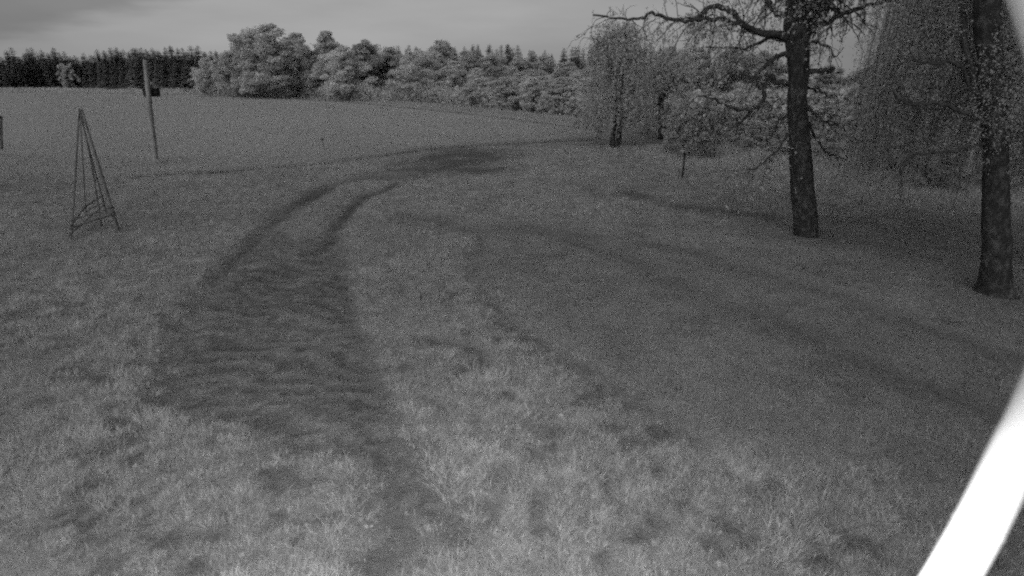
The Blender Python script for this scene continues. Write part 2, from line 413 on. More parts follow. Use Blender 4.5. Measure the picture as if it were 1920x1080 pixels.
# wheel mark left along the field margin
mb_ = MB(); pl = spline([np.append(p, .12) for p in FURROW], 60)
dn = np.gradient(pl, axis=0); sd_ = np.stack([-dn[:, 1], dn[:, 0], 0 * dn[:, 0]], 1); sd_ /= np.linalg.norm(sd_, axis=1)[:, None]
wv = np.concatenate([pl - sd_ * .28, pl + sd_ * .28]); k = np.arange(59)
mb_.add(wv, np.stack([k, k + 1, k + 61, k + 60], 1))
def flat_mat(name, lo, hi, sc_=8):
    m, t = mat_base(name); g = nd(t, 'ShaderNodeNewGeometry')
    b = nd(t, 'ShaderNodeBsdfDiffuse'); t.links.new(maprange(t, noise(t, sc_, 6, g.outputs['Position'], .7), .3, .7, lo, hi), b.inputs[0])
    o = nd(t, 'ShaderNodeOutputMaterial'); t.links.new(b.outputs[0], o.inputs[0]); return m
tag(mb_.build('path', flat_mat('trodden_soil', .06, .13)), kind='structure')

# ------------------------------------------------------------------ grass (stuff): tufts scattered with geometry nodes
tufts = {}
def tuft(name, nblade, h, spread, width, lean, r, mat, seg=3, stalk=0):
    v, q, t = [], [], []; n = 0
    for i in range(nblade + stalk):
        st = i >= nblade
        a = r.uniform(0, 6.28); rr = spread * math.sqrt(r.uniform())
        base = np.array([rr * math.cos(a), rr * math.sin(a), -.01])
        hh = h * r.uniform(.55, 1.25) * (1.7 if st else 1); la = a + r.normal(0, .9); ln = lean * r.uniform(.3, 1.3) * (.35 if st else 1)
        wa = r.uniform(0, 6.28); wd = width * r.uniform(.7, 1.3) * (.5 if st else 1)
        wv_ = np.array([math.cos(wa), math.sin(wa), 0]) * wd / 2
        for s_ in range(seg + 1):
            u = s_ / seg
            p = base + np.array([math.cos(la) * ln * hh * u * u, math.sin(la) * ln * hh * u * u, hh * (u - .35 * ln * u * u)])
            ww = wv_ * (1 - u * .85)
            if st and s_ == seg: ww = wv_ * 2.2
            v += [p - ww, p + ww]
            if s_ < seg: q.append([n + 2 * s_, n + 2 * s_ + 1, n + 2 * s_ + 3, n + 2 * s_ + 2])
        n += 2 * (seg + 1)
    return mesh_np(name, v, q, None, mat)
def rosette(name, nleaf, ln, r, mat):
    v, q = [], []; n = 0
    for i in range(nleaf):
        a = r.uniform(0, 6.28); l_ = ln * r.uniform(.6, 1.2); up = r.uniform(.25, 1.0); wd = l_ * r.uniform(.28, .45)
        d = np.array([math.cos(a), math.sin(a), 0]); s_ = np.array([-d[1], d[0], 0])
        pts = [(0, 0, .15), (.35, .3, .8), (.7, .42, 1.0), (1.0, .35, .1)]
        for u, z, ww in pts:
            c = d * l_ * u * (1 - .4 * up) + np.array([0, 0, z * l_ * up * 1.6])
            v += [c - s_ * wd * ww / 2, c + s_ * wd * ww / 2]
        for k_ in range(3): q.append([n + 2 * k_, n + 2 * k_ + 1, n + 2 * k_ + 3, n + 2 * k_ + 2])
        n += 8
    return mesh_np(name, v, q, None, mat)
def library(name, meshes):
    c = bpy.data.collections.new(name)
    for i, m_ in enumerate(meshes):
        o = bpy.data.objects.new(f'{name}_{i:02d}', m_); c.objects.link(o)
    return c
def scatter(name, pts, scale, idx, tilt, lib, label, r):
    me = bpy.data.meshes.new(name); me.vertices.add(len(pts)); me.vertices.foreach_set('co', np.asarray(pts, np.float32).ravel())
    for nm, typ, val in (('sca', 'FLOAT', scale), ('pick', 'INT', idx)):
        a = me.attributes.new(nm, typ, 'POINT'); a.data.foreach_set('value', np.asarray(val, np.float32 if typ == 'FLOAT' else np.int32))
    rot = np.stack([r.normal(0, tilt, len(pts)), r.normal(0, tilt, len(pts)), r.uniform(0, 6.28, len(pts))], 1)
    a = me.attributes.new('rot', 'FLOAT_VECTOR', 'POINT'); a.data.foreach_set('vector', rot.astype(np.float32).ravel())
    o = obj(name, me); tag(o, label, 'grass', kind='stuff')
    ng = bpy.data.node_groups.new(name, 'GeometryNodeTree')
    ng.interface.new_socket('Geometry', in_out='INPUT', socket_type='NodeSocketGeometry'); ng.interface.new_socket('Geometry', in_out='OUTPUT', socket_type='NodeSocketGeometry')
    i_ = ng.nodes.new('NodeGroupInput'); o_ = ng.nodes.new('NodeGroupOutput')
    ip = ng.nodes.new('GeometryNodeInstanceOnPoints'); ci = ng.nodes.new('GeometryNodeCollectionInfo'); ci.inputs['Collection'].default_value = lib
    ci.inputs['Separate Children'].default_value = True; ci.inputs['Reset Children'].default_value = True
    def attr(nm, dt):
        n = ng.nodes.new('GeometryNodeInputNamedAttribute'); n.data_type = dt; n.inputs['Name'].default_value = nm; return n.outputs[0]
    ng.links.new(i_.outputs[0], ip.inputs['Points']); ng.links.new(ci.outputs[0], ip.inputs['Instance']); ip.inputs['Pick Instance'].default_value = True
    ng.links.new(attr('pick', 'INT'), ip.inputs['Instance Index']); ng.links.new(attr('sca', 'FLOAT'), ip.inputs['Scale']); ng.links.new(attr('rot', 'FLOAT_VECTOR'), ip.inputs['Rotation'])
    ng.links.new(ip.outputs[0], o_.inputs[0])
    md = o.modifiers.new('scatter', 'NODES'); md.node_group = ng
    return o
TMAX = math.tan(R(46))
def wedge(n, y0, y1, r, side=1.2):
    """points spread evenly over the ground between two distances, a little wider than the view"""
    y = np.sqrt(r.uniform(y0 ** 2, y1 ** 2, n)); hw = y * 1.0 + side
    x = r.uniform(-1, 1, n) * hw
    return x, y
gr = np.random.default_rng(11)
lib_rough = library('rough_tuft', [tuft(f'rough_tuft_{i}', 26, .085 + .018 * (i % 3), .085, .0042, 1.0, gr, M_GRASS, 3, 1 if i % 3 == 0 else 0) for i in range(7)] +
                    [rosette(f'weed_{i}', 12, .035 + .010 * i, gr, M_WEED) for i in range(3)])
lib_lawn = library('lawn_tuft', [tuft(f'lawn_tuft_{i}', 20, .05 + .012 * (i % 3), .085, .0055, .6, gr, M_LAWN, 2) for i in range(6)])
lib_hay = library('hay_tuft', [tuft(f'hay_tuft_{i}', 20, .17, .2, .018, .7, gr, M_FIELD, 2, 2) for i in range(5)])

def spread(bands, keep):
    X, Y, S = [], [], []
    for y0, y1, n, s0 in bands:
        x, y = wedge(n, y0, y1, gr); X.append(x); Y.append(y); S.append(np.full(n, s0))
    X, Y, S = np.concatenate(X), np.concatenate(Y), np.concatenate(S)
    so_, ru = masks(X, Y); mo = mown(X, Y)
    k_, sc_ = keep(X, Y, so_, mo)
    k_ &= (Y > 2.3) & (Y < near_limit(X))
    z = terr(X, Y, ru)
    return np.stack([X, Y, z], 1)[k_], (S * sc_)[k_]
nlx = NW[:, 0]; nly = NW[:, 1]
def near_limit(X): return np.interp(X, nlx, nly, right=48) + .3
RIDGE = [tuple(gp(*p)[:2]) for p in [(672, 540), (690, 600), (722, 670), (748, 730), (790, 830), (830, 890), (870, 960)]]
# rough grass: bottom and left
def keep_rough(X, Y, s, m_):
    n = fbm(X, Y, 1.1, 61); hgt = .55 + .6 * smooth(.3, .75, n)
    hgt = hgt * (1 + 1.6 * smooth(13, 18, Y) * smooth(6.5, 9.5, X))          # tall uncut grass under the wood on the right
    # in the wheel track the grass is sparse and short
    worn = worn_track(X, Y)
    p = (1 - s) ** 2 * (1 - m_) * (1 - .45 * worn)
    ridge = np.exp(-(seg_dist(X, Y, RIDGE) / .13) ** 2); p = np.maximum(p, ridge); hgt = hgt * (1 + .5 * ridge); worn = worn * (1 - ridge)
    return gr.uniform(size=len(X)) < p, hgt * (1 - .5 * s) * (1 - .45 * worn) * gr.uniform(.7, 1.25, len(X))
P, S = spread([(2.3, 6, 11000, 1.0), (6, 11, 20000, 1.0), (11, 20, 16000, 1.15), (20, 32, 26000, 1.5)], keep_rough)
wp = np.clip(.05 + .12 * smooth(.45, .65, fbm(P[:, 0], P[:, 1], .8, 83)) * smooth(2.5, -.5, P[:, 0]) * smooth(9, 5, P[:, 1]), 0, 1)
idx = np.where(gr.uniform(size=len(P)) < wp, gr.integers(7, 10, len(P)), gr.integers(0, 7, len(P)))
scatter('meadow_grass', P, S, idx, .18, lib_rough, 'unmown rough grass and weeds around the rutted track', gr)
def keep_lawn(X, Y, s, m_):
    p = np.maximum(m_, .4 * (m_ < .5)) * (1 - s) ** 2
    return gr.uniform(size=len(X)) < p, gr.uniform(.75, 1.3, len(X)) * (1 - .4 * s)
P, S = spread([(2.3, 7, 10000, 1.0), (7, 12, 22000, 1.0), (12, 20, 16000, 1.25), (20, 48, 40000, 2.0)], keep_lawn)
scatter('lawn_grass', P, S, gr.integers(0, 6, len(P)), .15, lib_lawn, 'short mown grass on the lawn right of the track', gr)
# hay field, denser near, and the tall pale margin along its far edge
def field_pts(n, pw, lo, hi, i0=0, i1=89):
    u = lo + (hi - lo) * gr.uniform(size=n) ** pw; c = gr.uniform(i0, i1, n); i = np.clip(c.astype(int), 0, 88); f = (c - i)[:, None]
    nw_ = NW[i] * (1 - f) + NW[i + 1] * f; fw_ = FW[i] * (1 - f) + FW[i + 1] * f
    return nw_ * (1 - u[:, None]) + fw_ * u[:, None]
A = field_pts(72000, 1.5, -.03, 1, 2); Bm = field_pts(9000, 1, .93, 1.03, 2)
A = A[seg_dist(A[:, 0], A[:, 1], [tuple(p) for p in FURROW]) > .5]
P = np.concatenate([A, Bm]); P[:, 2] = .03
S = np.concatenate([gr.uniform(.5, .9, len(A)), gr.uniform(.8, 1.8, len(Bm))]) * (1 + np.hypot(P[:, 0], P[:, 1]) / 260)
scatter('field_hay', P, S, gr.integers(0, 5, len(P)), .12, lib_hay, 'standing hay crop covering the open field behind the lawn', gr)

# ------------------------------------------------------------------ tree prototypes
def crown_lobes(seed, H, Rw, base, nl, nleaf, size, round_=.5):
    """boughs of different size and height, each carrying smaller clumps of leaves: an uneven outline"""
    r = np.random.default_rng(seed); P = []; B_ = []
    nb_ = 13
    for i in range(nb_):
        u = (i + r.uniform(.2, .8)) / nb_
        prof = (math.sin(math.pi * min(max(.16 + .80 * u, 0), 1))) ** round_
        a = i * 2.4 + r.normal(0, .5); rr = Rw * prof * r.uniform(.30, .72) * (.35 if i == nb_ - 1 else 1)
        B_.append((np.array([rr * math.cos(a), rr * math.sin(a), base + (H - base) * (.08 + .80 * u)]), Rw * r.uniform(.30, .52) * (.6 + .4 * prof)))
    for i in range(nl):
        c0, br_ = B_[r.integers(nb_)]
        d = r.normal(size=3); d /= np.linalg.norm(d); d *= r.uniform(.45, 1.05); d[2] *= .9
        c = c0 + d * br_; lr = Rw * r.uniform(.10, .22)
        n_ = int(nleaf * r.uniform(.6, 1.4))
        d = r.normal(size=(n_, 3)); d /= np.linalg.norm(d, axis=1)[:, None]
        d *= (r.uniform(.2, 1.15, n_) ** .6)[:, None]; d[:, 2] *= .75
        P.append(c + d * lr)
    P = np.concatenate(P); P[:, 2] = np.clip(P[:, 2], .05, H * 1.03); return P, r
def broad_proto(seed, H, Rw, base, nl=60, nleaf=150, size=.21, mat=None, round_=.5):
    P, r = crown_lobes(seed, H, Rw, base, nl, nleaf, size, round_)
    P = P[P[:, 2] > .1]
    v, q = leaf_arrays(P, size, r, .6, 1.3)
    cm = mesh_np('crown', v, q, None, mat)
    mb_ = MB(); top = np.array([r.normal(0, .3), r.normal(0, .3), H * .8])
    tp = spline([(0, 0, -.1), (r.normal(0, .1), r.normal(0, .1), H * .25), (r.normal(0, .2), r.normal(0, .2), H * .5), top], 10)
    mb_.tube(tp, np.linspace(H * .018, H * .004, 10), 7)
    for i in range(9):
        a = r.uniform(0, 6.28); z0 = H * r.uniform(.15, .6); ln = Rw * r.uniform(.5, .80)
        p0 = np.array([0, 0, z0]); p2 = np.array([math.cos(a) * ln, math.sin(a) * ln, z0 + H * r.uniform(.1, .25)])
        mb_.tube(spline([p0, (p0 + p2) / 2 + [0, 0, .4], p2], 6), np.linspace(H * .008, H * .002, 6), 5)
    return mb_.mesh('trunk', M_FARBARK), cm
def spruce_proto(seed, H):
    r = np.random.default_rng(seed); v, t = [], []; n = 0
    z = H * .02; top = H
    while z < H * .985:
        u = z / H; rad = H * .165 * (1 - u) ** .8 * r.uniform(.8, 1.15) + .26
        nb_ = int(7 + 4 * (1 - u))
        a0 = r.uniform(0, 6.28)
        for k_ in range(nb_):
            a = a0 + k_ * 6.283 / nb_ + r.normal(0, .15); l_ = rad * r.uniform(.7, 1.15); d = np.array([math.cos(a), math.sin(a), 0]); s_ = np.array([-d[1], d[0], 0])
            dz = -l_ * r.uniform(.2, .5) if u < .8 else l_ * .1
            root = np.array([0, 0, z]); tip = root + d * l_ + [0, 0, dz]
            for j in range(4):                                       # ragged side sprays
                f0, f1 = j / 4 * .9, (j + 1) / 4
                c0 = root + (tip - root) * f0; c1 = root + (tip - root) * min(1, f1 + .1); ww = l_ * .34 * (1 - f0 * .6)
                for sg in (-1, 1):
                    v += [c0, c1, c0 * .45 + c1 * .55 + s_ * sg * ww + [0, 0, -ww * r.uniform(.2, .9)]]; t.append([n, n + 1, n + 2]); n += 3
        z += H * (.034 - .016 * u) * r.uniform(.75, 1.25)
    v += [np.array([-.05, 0, H * .95]), np.array([.05, 0, H * .95]), np.array([0, 0, H * 1.02])]; t.append([n, n + 1, n + 2])
    cm = mesh_np('crown', v, None, t, M_SPRUCE)
    mb_ = MB(); mb_.tube([(0, 0, -.1), (0, 0, H * .4), (0, 0, H * .96)], [H * .014, H * .009, .02], 6)
    return mb_.mesh('trunk', M_FARBARK), cm

SPR = [spruce_proto(100 + i, 15) for i in range(6)]
BRD = [broad_proto(200, 12, 4.6, .6, 170, mat=M_LEAF), broad_proto(201, 12, 4.2, .8, 150, mat=M_LEAF, round_=.7), broad_proto(202, 12, 3.6, .5, 140, mat=M_LEAF, round_=.9),
       broad_proto(203, 12, 4.4, .6, 150, mat=M_LEAFD, round_=.6), broad_proto(204, 12, 3.8, .8, 140, mat=M_LEAFD, round_=.85)]
BRT = [broad_proto(211, 5, 2.3, .1, 80, 120, .14, M_LEAFB, .5), broad_proto(212, 5, 2.0, .1, 70, 120, .14, M_LEAFB, .75)]
SHR = [broad_proto(221, 3, 2.0, .05, 60, 110, .11, M_SHRUB, .4), broad_proto(222, 3, 1.7, .05, 50, 110, .11, M_LEAFD, .45)]
def plant(name, proto, H0, loc, H, wscale, label, cat='tree', group=None, rz=None):
    s_ = H / H0
    e = empty(name, loc, random.uniform(0, 6.28) if rz is None else rz); e.scale = (s_ * wscale, s_ * wscale, s_)
    tag(e, label, cat, group)
    obj('trunk', proto[0], e); obj('crown', proto[1], e)
    return e
def plant_px(name, proto, H0, R0, px, y, top, wpx, label, cat='tree', group=None, base=None):
    """stand a plant at ground distance y (or on photo row base) with the size it needs there"""
    if base is not None: loc = gp(px, base)
    else: loc = gp(px, 160); loc = np.array([ray(px, 200)[0] / ray(px, 200)[1] * y, y, 0])
    H = at(px, top, loc[1])[2]
    return plant(name, proto, H0, tuple(loc), H, (wpx / ppm(loc[1])) / (2 * R0 * .95) / (H / H0), label, cat, group)

# spruce forest on the left horizon: rows of individual trees
far_y = lambda px: np.interp(px, [p[0] for p in FAR], [gp(*p)[1] for p in FAR])
SLAB = 'dark spruce standing in the close forest row behind the field, left of the broadleaf trees'
tops = {0: 101, 60: 95, 110: 97, 160: 100, 210: 92, 272: 88, 340: 90, 400: 95, 440: 97}
sr = random.Random(5)
for row, (off, step, gap) in enumerate(((3, 10.5, 14), (9, 10.5, 8), (17, 11, 3), (27, 11, 1))):
    px = -40 + row * 4
    while px < 445:
        y = far_y(px) + off + sr.uniform(-1.5, 1.5)
        tpx = np.interp(px, list(tops), list(tops.values())) + sr.gauss(gap, 6)
        H = at(px, tpx, y)[2]
        x = ray(px, 160)[0] / ray(px, 160)[1] * y
        plant('spruce_tree', SPR[sr.randrange(6)], 15, (x, y, -.1), H, sr.uniform(1.45, 1.9), SLAB, 'tree', 'spruces of the forest behind the field')
        px += step * sr.uniform(.75, 1.3)
# spruces showing above the broadleaf trees in the middle
SLAB2 = 'distant spruce top rising behind the broadleaf trees at the field edge'
px = 455
while px < 1330:
    for off in (0, 14):
        y = 135 + off + sr.uniform(-5, 5)
        tpx = np.interp(px, [455, 560, 700, 800, 880, 960, 1000, 1035, 1060, 1110, 1200, 1330], [96, 110, 80, 82, 77, 79, 86, 94, 82, 77, 79, 82]) + sr.gauss(6 + off * .3, 3)
        H = at(px, tpx, y)[2]; x = ray(px + sr.uniform(-6, 6), 150)[0] / ray(px, 150)[1] * y
        plant('spruce_tree', SPR[sr.randrange(6)], 15, (x, y, -.1), H, sr.uniform(1.2, 1.6), SLAB2, 'tree', 'spruces behind the middle trees')
    px += sr.uniform(12, 20)
plant('spruce_tree', SPR[1], 15, (ray(471, 160)[0] / ray(471, 160)[1] * 122, 122, 0), at(471, 52, 122)[2], 1.1, 'spruce with a dark pointed top rising left of the tallest broadleaf crown', 'tree')

# broadleaf trees along the field edge
B = [  # proto, px, base row / distance, top, width px, label
    (1, 398, None, 105, 62, 'low broadleaf tree where the dark spruce forest ends', 128),
    (0, 440, None, 98, 60, 'rounded broadleaf tree at the left foot of the tallest crown', 122),
    (2, 478, None, 56, 84, 'broadleaf tree with a sloping left side next to the tallest crown', 116),
    (0, 522, None, 38, 140, 'tallest broadleaf tree on the field edge, with a broad domed crown', 112),
    (1, 572, None, 56, 94, 'broadleaf tree filling the gap right of the tallest crown', 114),
    (2, 624, None, 48, 84, 'tall broadleaf tree with a small tufted top left of the middle', 108),
    (0, 655, None, 82, 100, 'spreading broadleaf tree with low skirts at the field edge', 100),
    (4, 697, None, 68, 90, 'dull tall broadleaf tree behind the dark gap', 112),
    (3, 735, None, 84, 80, 'dark broadleaf tree in the gap between two pale crowns', 112),
    (0, 778, None, 92, 92, 'pale rounded broadleaf tree right of the dark gap', 92),
    (1, 832, None, 70, 86, 'tall broadleaf tree with a forked dark trunk near the middle of the wood', 104),
    (3, 880, None, 92, 90, 'dull broadleaf tree behind the pale willow bush', 104),
    (4, 925, None, 94, 80, 'dull broadleaf tree behind the row of rounded bushes', 98),
    (1, 975, None, 104, 90, 'broadleaf tree half hidden behind the rounded bushes', 92),
    (3, 1020, None, 100, 84, 'dull broadleaf tree below the dip in the skyline', 92),
    (1, 1062, None, 112, 90, 'broadleaf tree left of the weeping birch with two trunks', 74),
    (0, 950, None, 140, 74, 'rounded pale tree in the lower row right of the willow bush', 68),
    (0, 1000, None, 142, 66, 'rounded pale tree in the lower row beside the paired willow bushes', 64),
    (3, 1110, None, 120, 80, 'dull broadleaf tree just behind the weeping birch with two trunks', 70),
]
for pi, px, base, top, wpx, lab, y in B:
    plant_px('broadleaf_tree', BRD[pi], 12, (4.6, 4.2, 3.6, 4.4, 3.8)[pi], px, y, top, wpx, lab)
for pi, px, base, top, wpx, lab in [
    (0, 812, 196, 150, 40, 'small pale bush at the field edge left of the willow bush'),
    (0, 886, 204, 154, 58, 'pale rounded willow bush at the field edge'),
    (1, 1024, 222, 168, 40, 'left of two pale upright willow bushes at the field edge'),
    (1, 1072, 226, 178, 38, 'right of two pale upright willow bushes at the field edge'),
    (0, 740, 192, 166, 44, 'low pale bush under the dark gap in the trees'),
    (1, 690, 186, 140, 50, 'low bush at the foot of the spreading broadleaf tree'),
    (1, 132, 168.5, 114, 36, 'pale slim small tree standing alone in front of the dark spruce forest'),
    (1, 108, 168, 150, 20, 'tiny pale bush beside the lone small tree at the spruce forest')]:
    plant_px('bush', BRT[pi], 5, (2.3, 2.0)[pi], px, 0, top, wpx, lab, 'bush', None, base)
# second and third rows closing the wooded bank behind
br = random.Random(17)
for px in range(395, 1330, 26):
    for k_, (y0, dt) in enumerate(((30, 8), (17, 24))):
        if px > 1130 and k_: continue
        p_ = px + br.uniform(-9, 9); sky_ = np.interp(p_, [395, 460, 522, 580, 640, 700, 760, 830, 900, 1000, 1040, 1100, 1330], [108, 84, 66, 76, 74, 82, 92, 88, 112, 118, 122, 112, 110])
        y_ = far_y(min(p_, 1110)) + y0 + br.uniform(-5, 5); i_ = br.randrange(5)
        plant_px('broadleaf_tree', BRD[i_], 12, (4.6, 4.2, 3.6, 4.4, 3.8)[i_], p_, y_, sky_ + dt + br.gauss(0, 7), br.uniform(62, 92), 'broadleaf tree half hidden in the rows behind the field-edge trees', 'tree', 'trees in the rows behind the field edge')
# wood behind the lawn on the right: middle distance
RT = [(3, 1190, 62, 84, 100, 'dull broadleaf tree behind the right side of the twin birch'), (4, 1245, 58, 80, 100, 'dull broadleaf tree behind the forked tree'), (1, 1300, 60, 82, 110, 'broadleaf tree behind the dark shrub'),
      (3, 1360, 56, 84, 120, 'dull broadleaf tree behind the left branches of the old bare birch'), (4, 1420, 58, 88, 110, 'dull broadleaf tree left of the old bare birch trunk'), (1, 1480, 56, 100, 110, 'broadleaf tree right behind the old bare birch trunk'),
      (3, 1550, 58, 118, 110, 'dull broadleaf tree below the sky gap right of the old bare birch'), (4, 1620, 52, 120, 130, 'dull broadleaf tree behind the left edge of the hanging birch'), (3, 1710, 50, 120, 150, 'dull broadleaf tree behind the middle of the hanging birch'),
      (4, 1800, 48, 130, 150, 'dull broadleaf tree left of the thick birch trunk at the right'), (3, 1900, 46, 130, 170, 'dull broadleaf tree right of the thick birch trunk'), (4, 1990, 46, 130, 150, 'dull broadleaf tree at the right edge behind the thick birch')]
for pi, px, y, top, wpx, lab in RT:
    plant_px('broadleaf_tree', BRD[pi], 12, (4.6, 4.2, 3.6, 4.4, 3.8)[pi], px, y, top, wpx, lab)
RB = [(1, 1262, 33, 175, 60, 'pale bush under the fork of the middle tree', BRT), (0, 1385, 36, 150, 90, 'pale leafy bush seen between the left branches of the old birch', BRT), (1, 1455, 37, 200, 70, 'pale bush low behind the old birch trunk', BRT), (0, 1560, 36, 180, 90, 'pale bush low right of the old birch trunk', BRT),
      (0, 1330, 27, 190, 110, 'dark wide shrub behind the small feeding table', SHR), (0, 1280, 29, 200, 80, 'dark shrub left of the wide shrub behind the feeding table', SHR), (1, 1420, 31, 225, 90, 'loose shrub right of the wide dark shrub', SHR), (1, 1620, 27, 235, 110, 'shrub at the wood edge behind the hanging birch, left', SHR),
      (0, 1700, 22, 270, 130, 'dark shrub low behind the hanging birch', SHR), (0, 1790, 19, 290, 130, 'dark shrub left of the thick birch trunk', SHR), (1, 1920, 19, 270, 120, 'shrub right of the thick birch trunk', SHR), (1, 1100, 42, 190, 50, 'bush left behind the twin birch', SHR), (1, 1210, 40, 200, 60, 'bush right behind the twin birch', SHR), (1, 1500, 28, 240, 90, 'loose shrub just behind the old birch trunk', SHR)]
for pi, px, y, top, wpx, lab, src in RB:
    plant_px('bush' if src is BRT else 'shrub', src[pi], 5 if src is BRT else 3, ((2.3, 2.0) if src is BRT else (2.0, 1.7))[pi], px, y, top, wpx, lab, 'bush' if src is BRT else 'shrub')
# undergrowth closing the foot of the woods
UG = []
ur = np.random.default_rng(77)
def band(p0, p1, n, h, dep):
    p0, p1 = np.asarray(p0), np.asarray(p1); u = ur.uniform(size=n)[:, None]
    p = p0 * (1 - u) + p1 * u; d = (p1 - p0)[:2]; nn = np.array([-d[1], d[0]]) / np.hypot(*d)
    if nn[1] < 0: nn = -nn
    k_ = ur.uniform(0, dep, n); p[:, :2] += nn * k_[:, None]
    hh = h * (.35 + .9 * fbm(p[:, 0], p[:, 1], 4, 90)); p[:, 2] = hh * ur.uniform(size=n) ** .8
    return p
def gd(px, y): return np.array([ray(px, 200)[0] / ray(px, 200)[1] * y, y, 0.])
for a, b, n, h in [(gd(-60, 182), gd(430, 140), 6000, 1.6), (gd(380, 128), gd(640, 108), 12000, 3.2), (gd(600, 106), gd(860, 82), 12000, 3.0), (gd(820, 84), gd(1130, 56), 14000, 2.6), (gd(1080, 58), gd(1420, 48), 14000, 2.5), (gd(1380, 50), gd(2050, 40), 26000, 3.0)]:
    UG.append(band(a, b, n, h, 6))
UG = np.concatenate(UG); v, q = leaf_arrays(UG, .26, ur, .4, 1.4)
tag(obj('undergrowth', mesh_np('undergrowth', v, q, None, M_LEAFD)), 'low dark undergrowth along the foot of the woods', 'undergrowth', kind='stuff')

# ------------------------------------------------------------------ branching helper for the birches
def grow_twigs(mb_, start, direc, length, rad, r, depth, tips, droop=.15, n=6, wig=.25):
    pts = [np.asarray(start, float)]; d = np.asarray(direc, float); d /= np.linalg.norm(d)
    for i in range(n):
        d = d + r.normal(0, wig, 3) + [0, 0, -droop]; d /= np.linalg.norm(d)
        pts.append(pts[-1] + d * length / n)
    pts = np.array(pts); mb_.tube(pts, np.linspace(rad, rad * .35, len(pts)), 5 if rad > .012 else 3, False)
    tips.append(pts)
    if depth > 0:
        for k_ in range(r.integers(2, 5)):
            i = r.integers(2, len(pts)); dd = d * .6 + r.normal(0, .6, 3)
            grow_twigs(mb_, pts[i], dd, length * r.uniform(.35, .65), rad * .5, r, depth - 1, tips, droop, n, wig)
def strands(anchors, lens, r, leaf_step=.035, sway=.12):
    """hanging shoots: returns twig polylines and leaf positions"""
    tw, lv = [], []
    for a, l_ in zip(anchors, lens):
        k_ = max(3, int(l_ / .25)); pts = [np.asarray(a, float)]; dx, dy = r.normal(0, sway, 2)
        for i in range(k_):
            dx = dx * .75 + r.normal(0, sway * .35); dy = dy * .75 + r.normal(0, sway * .35)
            pts.append(pts[-1] + np.array([dx, dy, -1.0]) * l_ / k_)
        pts = np.array(pts); tw.append(pts)
        m_ = int(l_ / leaf_step); u = r.uniform(0, len(pts) - 1.001, m_); i = u.astype(int); f = (u - i)[:, None]
        lv.append(pts[i] * (1 - f) + pts[i + 1] * f + r.normal(0, .045, (m_, 3)))
    return tw, np.concatenate(lv)
def ribbon_twigs(mb_, tw, rad):
    for p in tw: mb_.tube(p, np.linspace(rad, rad * .5, len(p)), 3, False)

# ---- old birch with bare lower branches (the big dark trunk)
b1 = gp(1511, 441); Y1 = b1[1]; K1 = ppm(Y1)
old = empty('birch_tree', tuple(b1)); tag(old, 'old birch with dark furrowed trunk and mostly bare crooked branches on the lawn', 'tree')
r1 = np.random.default_rng(31)
def loc1(px, py, dy=0): return at(px, py, Y1 + dy) - b1
TP = [(1511, 452, 24), (1511, 438, 21.5), (1509, 400, 19.5), (1505, 350, 18.5), (1501, 300, 18), (1498, 250, 17.5), (1495, 200, 16.5), (1496, 150, 16), (1497, 100, 17), (1494, 55, 19), (1493, 15, 17), (1490, -60, 13), (1484, -160, 10), (1478, -280, 7), (1480, -420, 3)]
tp = spline([np.append(loc1(a, b), c / K1) for a, b, c in TP], 60)
mb_ = MB(); mb_.tube(tp[:, :3], tp[:, 3], 18, True, .055, r1); mb_.build('trunk', M_BARK, old, True)
tips1 = []
